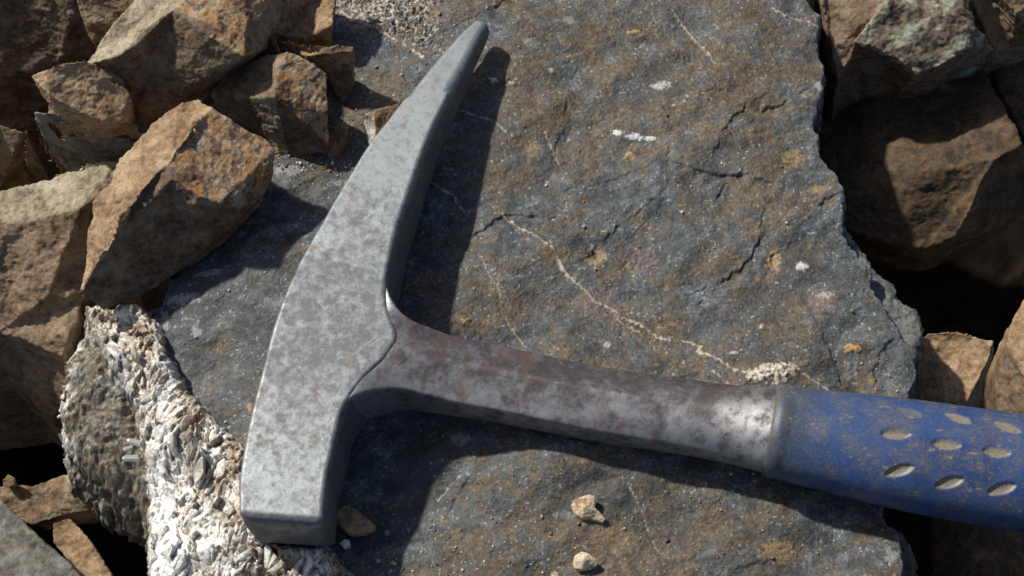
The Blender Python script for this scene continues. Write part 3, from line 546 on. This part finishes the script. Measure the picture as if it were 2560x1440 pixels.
# ------------------------------------------------------------------ hammer
def metal_mat(name, light, dark, rustc, rust_hi, metallic, dark_a, dark_b, rough=.42, scr=1.0, nsc=95, pol_glint=None):
    m, N, L, B = new_mat(name); c = geo_co(N)
    n1 = noise(N, L, c, nsc, 6, .74); n2 = noise(N, L, c, 420, 5, .7)
    s = N.new('ShaderNodeMath'); s.operation = 'MULTIPLY_ADD'; L.new(n2, s.inputs[0]); s.inputs[1].default_value = .55; L.new(n1, s.inputs[2])
    at_ = N.new('ShaderNodeAttribute'); at_.attribute_name = 'Col'; sp_ = N.new('ShaderNodeSeparateColor'); L.new(at_.outputs[0], sp_.inputs[0])
    s2 = N.new('ShaderNodeMath'); s2.operation = 'MULTIPLY_ADD'; L.new(sp_.outputs[1], s2.inputs[0]); s2.inputs[1].default_value = .4; L.new(s.outputs[0], s2.inputs[2])
    s3 = N.new('ShaderNodeMath'); s3.operation = 'ADD'; L.new(s2.outputs[0], s3.inputs[0]); s3.inputs[1].default_value = -.2; s = s3
    t = ramp(N, L, s.outputs[0], dark_a, dark_b)
    col = mx(N, L, t, light+(1,), dark+(1,))
    n3 = noise(N, L, c, 210, 4, .65)
    n3b = N.new('ShaderNodeMath'); n3b.operation = 'MULTIPLY_ADD'; L.new(sp_.outputs[2], n3b.inputs[0]); n3b.inputs[1].default_value = .22; L.new(n3, n3b.inputs[2])
    rt = ramp(N, L, n3b.outputs[0], .58 if rust_hi < .5 else .5, .70 if rust_hi < .5 else .66, (0, 0, 0, 1), (rust_hi,)*3+(1,)); col = mx(N, L, rt, col, rustc+(1,))
    pt = ramp(N, L, noise(N, L, c, 850, 3, .7), .60, .70, (0, 0, 0, 1), (.55, .55, .55, 1)); col = mx(N, L, pt, col, (.07, .062, .06, 1))
    # fine scratches in two directions
    hts = []
    for ang, sc_ in ((.95, 1), (1.35, 1), (-.75, 1)):
        m0 = N.new('ShaderNodeMapping'); m0.inputs['Rotation'].default_value = (0, 0, ang); L.new(c, m0.inputs[0]); mp = N.new('ShaderNodeMapping'); mp.inputs['Scale'].default_value = (50, 2400, 60); mp.inputs['Location'].default_value = (ang*9, ang*3, 0); L.new(m0.outputs[0], mp.inputs[0])
        q = noise(N, L, mp.outputs[0], 1.0, 2, .6); r = ramp(N, L, q, .725, .78); hts.append(r)
    a = mx(N, L, 1.0, hts[0], hts[1], 'ADD'); a = mx(N, L, 1.0, a, hts[2], 'ADD')
    a2 = mx(N, L, 1.0, a, (.55*scr,)*3+(1,), 'MULTIPLY'); col = mx(N, L, a2, col, (.72, .72, .70, 1))
    L.new(col, B.inputs['Base Color']); 
    mt = ramp(N, L, rt, 0, 1, (metallic,)*3+(1,), (.1, .1, .1, 1)); L.new(mt, B.inputs['Metallic'])
    rr = ramp(N, L, n2, .3, .7, (rough-.08,)*3+(1,), (rough+.16,)*3+(1,)); L.new(rr, B.inputs['Roughness'])
    if pol_glint:
        pm = mx(N, L, 1.0, sp_.outputs[0], ramp(N, L, n1, .46, .60, (1, 1, 1, 1), (.15, .15, .15, 1)), 'MULTIPLY')
        c2 = mx(N, L, pm, col, (.80, .79, .77, 1)); L.new(c2, B.inputs['Base Color']); m2 = mx(N, L, pm, mt, (1, 1, 1, 1)); L.new(m2, B.inputs['Metallic']); r2 = mx(N, L, pm, rr, (.50, .50, .50, 1)); L.new(r2, B.inputs['Roughness'])
    h = bump(N, L, n2, .12, .0006); h = bump(N, L, noise(N, L, c, 1800, 4, .7), .22, .00015, h); L.new(h, B.inputs['Normal'])
    return m
M_head = metal_mat('worn_steel', (.260, .280, .288), (.125, .125, .135), (.22, .15, .085), .38, .5, .66, .92, .5, 1.0, 260)
M_shaft = metal_mat('patinated_steel', (.30, .298, .30), (.100, .088, .090), (.115, .062, .046), .6, .7, .68, .93, .45, 1.0, 170, True)
def spline(arr, n):
    arr = np.asarray(arr, float); k = len(arr); seg = np.linalg.norm(np.diff(arr[:, :2], axis=0), axis=1); s = np.concatenate([[0], np.cumsum(np.maximum(seg, 1e-6))])
    t = np.linspace(0, s[-1], n); out = np.empty((n, arr.shape[1])); m = np.gradient(arr, s, axis=0)
    for j, u in enumerate(t):
        i = min(max(np.searchsorted(s, u, 'right')-1, 0), k-2); h = s[i+1]-s[i]; x = (u-s[i])/h
        out[j] = (2*x**3-3*x**2+1)*arr[i]+(x**3-2*x*x+x)*h*m[i]+(-2*x**3+3*x*x)*arr[i+1]+(x**3-x*x)*h*m[i+1]
    return out
def grid_tube(rows, close_ends=True):
    """rows: (n, k, 3) rings"""
    n, k, _ = rows.shape; V = rows.reshape(-1, 3); I = np.arange(n*k).reshape(n, k); J = np.roll(I, -1, 1)
    Q = [tuple(q) for q in np.stack([I[:-1], J[:-1], J[1:], I[1:]], -1).reshape(-1, 4)]
    if close_ends: Q += [tuple(I[0][::-1]), tuple(I[-1])]
    return V, Q
hammer = empty('geological_hammer', tuple(at(900, 900, 2)))
tag(hammer, 'steel geologist hammer with a long pick and blue rubber grip, lying across the slab', 'hammer')
ZM = 14.0
# head stations: Lx,Ly,Rx,Ry, half thickness, bottom shift (mm, x), left lowering
HS = [(597,1278,806,1292,12.0,1.3,1.2),(598,1200,814,1205,12.0,1.3,1.2),(613,1100,835,1105,12.0,1.4,1.2),(635,1000,862,1012,12.0,1.8,.9),(650,940,905,948,12.0,3.0,.5),(664,885,965,888,12.0,3,.5),
 (678,830,990,842,12.0,3.0,.5),(700,765,972,780,11.95,3.0,.5),(722,710,963,715,11.6,2.0,.5),(747,655,974,652,11.2,2.1,1.2),(800,563,990,577,10.6,2.2,1.1),(864,452,1026,465,9.6,2.2,1.0),(918,365,1062,362,8.7,2.2,.9),(960,310,1088,300,8.0,2.1,.8),
 (1003,255,1120,238,7.2,1.9,.7),(1060,182,1152,178,6.0,1.7,.5),(1119,116,1183,118,4.7,1.4,.3),(1154,78,1200,80,3.9,2,.2),(1184,52,1211,62,3.2,1.6,.1)]
H = spline(HS, 230)
def rr_section(w, h, r, n=4, m=14):
    """rounded rectangle, unit: mm, counter clockwise from the top-right"""
    r = min(r, w*.49, h*.49); pts = []
    for cx, cy, a0 in ((w/2-r, h/2-r, 0), (-w/2+r, h/2-r, 90), (-w/2+r, -h/2+r, 180), (w/2-r, -h/2+r, 270)):
        for i in range(n+1): a = math.radians(a0+90*i/n); pts.append((cx+r*math.cos(a), cy+r*math.sin(a)))
        # subdivide the flat that follows
    out = []; K = n+1
    for q in range(4):
        out += pts[q*K:(q+1)*K]; a = pts[q*K+K-1]; b = pts[((q+1) % 4)*K]
        for i in range(1, m):
            t = i/m; t = .5-.5*math.cos(math.pi*t)
            out.append((a[0]+(b[0]-a[0])*t, a[1]+(b[1]-a[1])*t))
    return np.array(out)
rings = []
for i, s in enumerate(H):
    half = s[4]; zt = ZM+half
    Lp = at(s[0], s[1], zt-s[6])/MM; Rp = at(s[2], s[3], zt)/MM
    wdt = np.linalg.norm(Rp-Lp); ax = (Rp-Lp)/wdt; mid = (Lp+Rp)/2
    r = 1.1 if half > 7 else max(1.1, half*.42)
    sec = rr_section(wdt, 2*half, r)
    v = sec[:, 1]-half                     # 0 at the top, -2*half at the bottom
    t = -v/(2*half)
    bul = np.sin(np.clip(t, 0, 1)*math.pi)*.5*np.sign(sec[:, 0])*(np.abs(sec[:, 0]) > wdt*.3)
    rings.append((mid[None]+ax[None]*(sec[:, 0]+bul)[:, None]+np.array([0, 0, 1.])[None]*v[:, None]+np.array([1., 0, 0])[None]*(t*s[5])[:, None]))
rings = np.array(rings)
# rounded ends: inset copies of the first and last rings
def cap(ring, out_dir, prof):
    res = []; top = ring[:, 2].max(); bot = ring[:, 2].min(); c = ring.mean(0)
    for dist, ins in prof:
        q = ring-c; wd = np.abs(q[:, :2]@np.array([.99, -.05])).max(); hh = (top-bot)/2
        sc_ = np.array([max(0.02, 1-ins/wd), max(0.02, 1-ins/wd), max(0.02, 1-ins/hh)]); res.append(c+q*sc_+out_dir*dist)
    return np.array(res)
d0 = rings[0].mean(0)-rings[4].mean(0); d0 /= np.linalg.norm(d0); d1 = rings[-1].mean(0)-rings[-4].mean(0); d1 /= np.linalg.norm(d1)
c0 = cap(rings[0], d0, [(1.95, 6), (1.85, 3.2), (1.55, 1.9), (1.1, 1.0), (.5, .3)])
c1 = cap(rings[-1], d1, [(.5, .12), (1.1, .6), (1.6, 1.3), (1.8, 2.0)])
rings = np.concatenate([c0, rings, c1])
V, Q = grid_tube(rings)
nz = fb3(V, 1/9, 3, 5, .5)*.09+fb3(V, 1/2.2, 2, 9)*.035
cen = np.repeat(rings.mean(1), rings.shape[1], 0); dr = V-cen; dr /= np.linalg.norm(dr, axis=1)[:, None]+1e-9
V = V+dr*nz[:, None]
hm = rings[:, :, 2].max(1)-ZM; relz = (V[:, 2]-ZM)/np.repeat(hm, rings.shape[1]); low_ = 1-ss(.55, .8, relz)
pxx, pyy = proj(V*MM); pat_shade = .5+.22*np.exp(-((pyy-880)/210)**2)*ss(600, 760, pxx)-.32*ss(620, 330, pyy)-.18*ss(1080, 1200, pyy)+.15*fb3(V, 1/12, 2, 27)+.7*low_  # patina, plus painted shade on the head's sides and end face
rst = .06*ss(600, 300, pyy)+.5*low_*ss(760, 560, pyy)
mesh_obj('head', V*MM, Q, M_head, np.stack([0*pat_shade, np.clip(pat_shade, 0, 1), np.clip(rst, 0, 1)], 1).astype(np.float32), hammer)
# shaft: Ux,Uy,Lx,Ly, half, edge fraction, roundness
SS = [(958,690,846,1062,9.6,.995,0),(972,722,856,1030,11.2,.99,0),(984,751,871,1001,11.72,.985,0),(1005,779,905,983,11.72,.94,0),(1036,800,960,972,11.4,.83,0),(1067,813,1005,972,11.0,.76,0),(1112,831,1051,984,10.4,.69,0),(1189,849,1128,1004,9.7,.60,.0),(1299,873,1250,1027,9.2,.55,0),
 (1446,904,1400,1059,9.0,.55,.05),(1592,931,1545,1088,9.0,.56,.2),(1708,947,1665,1112,8.8,.62,.5),(1796,962,1755,1134,9.2,.6,.75),(1870,970,1836,1157,9.9,.55,.95),(1945,974,1912,1178,10.4,.5,1),(1990,980,1955,1190,10.4,.5,1)]
S_ = spline(SS, 260); rings = []; K = 36
for s in S_:
    half = s[4]; e = s[5]; rd = min(1, max(0, s[6])); ze = ZM+half*e*(1-rd)
    Up_ = at(s[0], s[1], ze)/MM; Lo = at(s[2], s[3], ze)/MM; wv = (Up_-Lo); wv[2] = 0; W_ = np.linalg.norm(wv); wv /= W_; c = (Up_+Lo)/2; c[2] = ZM
    pts = []
    for i in range(K+1):                                   # top from the upper edge to the lower edge
        a = math.pi*i/K; x = math.cos(a)                    # x: +1 upper edge .. -1 lower edge
        el = math.sin(a)
        ridge = .06; rgh = e+(1-e)*max(0, 1-abs(x-ridge)/(1+ridge*(1 if x < ridge else -1)))
        cor = min(1, (1-abs(x))/.05); fl = rgh*(1-(1-math.sqrt(max(0, 1-(1-cor)**2)))*.22)
        pts.append((x*W_/2, half*((1-rd)*fl+rd*el)))
    bot = [(x, -z) for x, z in pts[::-1]]
    pts = pts[:-1]+[(pts[-1][0], pts[-1][1])]+[(pts[-1][0]-.35*(1-rd), 0)]+bot+[(pts[0][0]+.35*(1-rd), 0)]
    rings.append([c+wv*x+np.array([0, 0, z]) for x, z in pts])
rings = np.array(rings); V, Q = grid_tube(rings); Q = [q[::-1] for q in Q]
cen = np.repeat(rings.mean(1), rings.shape[1], 0); dr = V-cen; dr /= np.linalg.norm(dr, axis=1)[:, None]+1e-9
V = V+dr*(fb3(V, 1/8, 3, 15, .5)*.09+fb3(V, 1/2., 2, 19)*.03)[:, None]
pxx, pyy = proj(V*MM); pol_glint = ss(1760, 1935, pxx)*np.exp(-((pyy-(1062+(pxx-1900)*.2))/70)**2)+.14*ss(1250, 1700, pxx)*np.exp(-((pyy-(1010+(pxx-1600)*.2))/50)**2)  # polish mask that also paints the glint before the grip into the colour
vv = (pyy-(905+(pxx-1150)*.185+20))/60
pat_shade = .60+.26*ss(.6, -.7, vv)*ss(940, 1120, pxx)-.1*ss(1120, 960, pxx)-.12*ss(-.1, .6, vv)+.2*fb3(V, 1/10, 3, 28); rst = .22*ss(.2, -.6, vv)*ss(1750, 1200, pxx)*ss(960, 1100, pxx)+.35*np.exp(-((pxx-1290)/90)**2-((pyy-900)/30)**2)  # patina, with the shade of the upper facet painted into it
mesh_obj('shaft', V*MM, Q, M_shaft, np.clip(np.stack([pol_glint, pat_shade, rst], 1), 0, 1).astype(np.float32), hammer)
# grip
GS = [(1940,968,1903,1172,11.4),(1946,969,1910,1178,11.9),(1990,976,1953,1192,12.1),(2100,989,2062,1220,12.8),(2250,1005,2212,1258,13.6),(2400,1025,2365,1290,14.0),(2560,1048,2525,1318,14.3),(2750,1076,2720,1350,14.3),(2950,1110,2915,1385,14.0),(3120,1140,3085,1425,14.6),(3200,1152,3165,1445,14.4)]
ng = 430; G_ = spline(GS, ng); K = 250; ang = np.linspace(0, 2*np.pi, K, endpoint=False); rings = []
for s in G_:
    Up_ = at(s[0], s[1], ZM)/MM; Lo = at(s[2], s[3], ZM)/MM; c = (Up_+Lo)/2; wv = Up_-Lo; W_ = np.linalg.norm(wv); wv /= W_
    rings.append(c[None]+wv[None]*(np.sign(np.cos(ang))*np.abs(np.cos(ang))**.92*W_/2)[:, None]+np.array([0, 0, 1.])[None]*(np.sign(np.sin(ang))*np.abs(np.sin(ang))**.92*s[4])[:, None])
rings = np.array(rings)
d0 = rings[0].mean(0)-rings[5].mean(0); d0 /= np.linalg.norm(d0); d1 = rings[-1].mean(0)-rings[-5].mean(0); d1 /= np.linalg.norm(d1)
cc0 = rings[0].mean(0); cc1 = rings[-1].mean(0)
c0 = np.array([cc0+(rings[0]-cc0)*k+d0*dd for dd, k in ((.25, .80), (.3, .88), (.22, .94))])
c1 = np.array([cc1+(rings[-1]-cc1)*k+d1*dd for dd, k in ((1.5, .98), (3, .93), (4.2, .84), (5, .7), (5.4, .45), (5.5, .1))])
body = rings; rings = np.concatenate([c0, body, c1]); nC = len(c0)
V, Q = grid_tube(rings); Q = [q[::-1] for q in Q]
# surface coordinates for the dimples
nr = rings.shape[0]; spine = rings.mean(1); arc = np.concatenate([[0], np.cumsum(np.linalg.norm(np.diff(spine, axis=0), axis=1))])
perim = np.linalg.norm(np.roll(rings, -1, 1)-rings, axis=2); cum = np.cumsum(perim, 1)-perim
Uc = np.repeat(arc[:, None], K, 1); Wc = cum
px, py = proj(rings*MM); upper = (ang < np.pi)[None, :]
tan = np.zeros(rings.shape[:2]); dep = np.zeros(rings.shape[:2])
cents = []
for (cx, cy, tl, fill) in [(2238,1086,-.0,1),(2367,1110,-.0,1),(2490,1129,0,1),(2249,1177,.42,1),(2374,1206,.42,1),(2504,1222,.42,1),(2395,1046,-.32,.5),(2518,1068,-.32,.5),(2272,1031,-.32,.2)]:
    d = np.where(upper, (px-cx)**2+(py-cy)**2, 1e9); j = np.unravel_index(np.argmin(d), d.shape); cents.append((Uc[j], Wc[j], tl, fill))
step = cents[1][0]-cents[0][0]
for k in range(3, 8):
    for b in (0, 3): cents.append((cents[b][0]+step*k, cents[b][1], cents[b][2], 1))
for (u0, w0, tl, fl_) in cents:
    du = Uc-u0; dw = Wc-w0; m = (np.abs(du) < 7) & (np.abs(dw) < 7)
    a = du*math.cos(tl)-dw*math.sin(tl); b = du*math.sin(tl)+dw*math.cos(tl)
    q = np.abs(b)/(1.7*np.clip(1-(a/4.0)**2, 1e-3, 1)**.72); q = np.where(np.abs(a) > 4.0, 9, q)
    dep = np.where(m, np.maximum(dep, (.25*ss(1.1, .85, q)+.6*np.sqrt(np.clip(1-q, 0, 1)))*(1.05 if fl_ > .6 else .35)), dep); tan = np.where(m, np.maximum(tan, ss(1.08, .85, q)*(1 if fl_ > .4 else .3)), tan)
cen = np.repeat(rings.mean(1), K, 0); dr = V-cen; dr /= np.linalg.norm(dr, axis=1)[:, None]+1e-9
V2 = V-dr*dep.reshape(-1)[:, None]+dr*(fb3(V, 1/7, 2, 3)*.10)[:, None]
n1 = fb3(V, 1/6, 4, 71, .7); n2 = fb3(V, 1/1.2, 3, 75, .75); n0 = fb3(V, 1/14, 2, 79)
col = np.zeros((len(V), 3), np.float32)+np.array([.032, .066, .175], np.float32)
col = mixc(col, (.012, .034, .13), ss(0, .6, -n0+n1*.2)*.7)
U1 = (Uc-arc[nC]).reshape(-1); pyr = py.reshape(-1)
endd = ss(17, 1, U1+n1*5); topd = ss(.55, 1.0, np.cos(ang))[None, :].repeat(nr, 0).reshape(-1)
dirt = .30*ss(-.5, .7, n1)+.75*ss(.1, .75, fb3(V, 1/.7, 3, 78, .75)*.8+n1*.35+endd*.55+topd*.35-.05); dirt = np.clip(dirt, 0, 1)
col = mixc(col, (.145, .125, .075), dirt*.72); col = mixc(col, (.05, .06, .06), endd*.55)
sq = ss(.70, .95, fb3(V*np.array([.35, 1, 1]), 1/1.0, 2, 83)+.3*n1); col = mixc(col, (.30, .25, .15), sq*.65)
col = mixc(col, (.215, .185, .135), tan.reshape(-1)*(1-.25*ss(0, .5, n2)))
edge = ss(1.0, .15, U1)*(U1 > -1); col = mixc(col, (.13, .115, .08), edge*.45)
m, N, L, B = new_mat('blue_rubber'); c = geo_co(N); a_ = N.new('ShaderNodeAttribute'); a_.attribute_name = 'Col'
v = ramp(N, L, noise(N, L, c, 1500, 4, .7), .3, .7, (.72, .72, .72, 1), (1.25, 1.25, 1.25, 1)); cl = mx(N, L, 1.0, a_.outputs[0], v, 'MULTIPLY')
L.new(cl, B.inputs['Base Color']); B.inputs['Roughness'].default_value = .46; B.inputs['Specular IOR Level'].default_value = .45
L.new(bump(N, L, noise(N, L, c, 1200, 4, .7), .25, .0003), B.inputs['Normal'])
mesh_obj('grip', V2*MM, Q, m, np.clip(col, .005, .8).astype(np.float32), hammer)

# ------------------------------------------------------------------ loose grit on the slab and the rocks' feet
gr = np.random.RandomState(11); GV, GF, GC = [], [], []
areas = [(990, 90, 130, 80, 190), (860, 400, 60, 40, 70), (900, 260, 60, 60, 50), (1050, 1350, 200, 80, 90), (1500, 1330, 500, 110, 120), (1600, 450, 420, 360, 150), (560, 800, 180, 180, 60), (2150, 900, 90, 90, 40), (640, 1400, 120, 30, 60), (730, 420, 60, 20, 40)]
gx, gy, gs = [], [], []
for cx, cy, rx, ry, n in areas+[(760, 400, 90, 25, 90), (1150, 1380, 300, 50, 120), (930, 330, 40, 60, 60), (1750, 1000, 500, 250, 160)]:
    gx.append(gr.normal(cx, rx, n)); gy.append(gr.normal(cy, ry, n)); gs.append(np.clip(gr.lognormal(-1.15, .5, n), .15, 1.0))
gx, gy, gs = map(np.concatenate, (gx, gy, gs)); ok = inside(gx, gy, SLAB); gx, gy, gs = gx[ok], gy[ok], gs[ok]
PG = np.array([at(a, b, 0) for a, b in zip(gx, gy)]); TZ = slab_top(PG[:, 0]/MM, PG[:, 1]/MM, gx, gy, np.full(len(gx), 9.))
pal = np.array([(.30, .21, .12), (.20, .13, .08), (.45, .38, .28), (.55, .53, .48), (.12, .12, .12), (.33, .18, .07)], np.float32)
ico = np.array([(0, 0, 1), (.9, 0, .3), (.3, .85, .35), (-.75, .5, .3), (-.7, -.6, .25), (.35, -.9, .3), (.5, .4, -.5), (-.6, .1, -.6), (.1, -.5, -.6)])
icf = [(0, 1, 2), (0, 2, 3), (0, 3, 4), (0, 4, 5), (0, 5, 1), (1, 6, 2), (2, 6, 7), (2, 7, 3), (3, 7, 4), (4, 7, 8), (4, 8, 5), (5, 8, 1), (1, 8, 6), (6, 8, 7)]
for i in range(len(gx)):
    a = gr.rand()*6.28; Rm = np.array([(math.cos(a), -math.sin(a), 0), (math.sin(a), math.cos(a), 0), (0, 0, 1)]); v = (ico*gr.uniform(.7, 1.3, ico.shape)*gs[i]*np.array([1, gr.uniform(.6, 1), .65]))@Rm.T
    v = v+PG[i]/MM+np.array([0, 0, TZ[i]+gs[i]*.25]); b = len(GV)*len(ico); GV.append(v); GF += [(p+b, q+b, r+b) for p, q, r in icf]; GC.append(np.repeat(pal[gr.randint(6)][None]*gr.uniform(.7, 1.15), len(ico), 0))
g = mesh_obj('grit', np.concatenate(GV)*MM, np.array(GF), M_rock, np.concatenate(GC).astype(np.float32), None, smooth=False); tag(g, kind='stuff')

# ------------------------------------------------------------------ ground far below
M_ground = stone_mat('soil_gap_shade', .95, 0.0, .5, 0.0)  # soil coloured near black to stand in for deep shade between rocks
xs = np.concatenate([-np.geomspace(.36, 4, 60)[::-1], np.linspace(-.35, .35, 300), np.geomspace(.36, 4, 60)])
X, Y = np.meshgrid(xs*1000, xs*1000)
Z = -150+fb2(X, Y, 1/60, 4, 9)*14+fb2(X, Y, 1/400, 2, 12)*40*ss(300, 1200, np.hypot(X, Y))
I = np.arange(X.size).reshape(X.shape); Qg = np.stack([I[:-1, :-1], I[:-1, 1:], I[1:, 1:], I[1:, :-1]], -1).reshape(-1, 4)
cg = plain_col((.010, .008, .006), (.018, .014, .010), (.006, .005, .004), 1/30)(X, Y, X, Y, X, Z).reshape(-1, 3)
g = mesh_obj('ground', np.stack([X, Y, Z], -1).reshape(-1, 3)*MM, Qg, M_ground, cg.astype(np.float32)); tag(g, kind='structure')
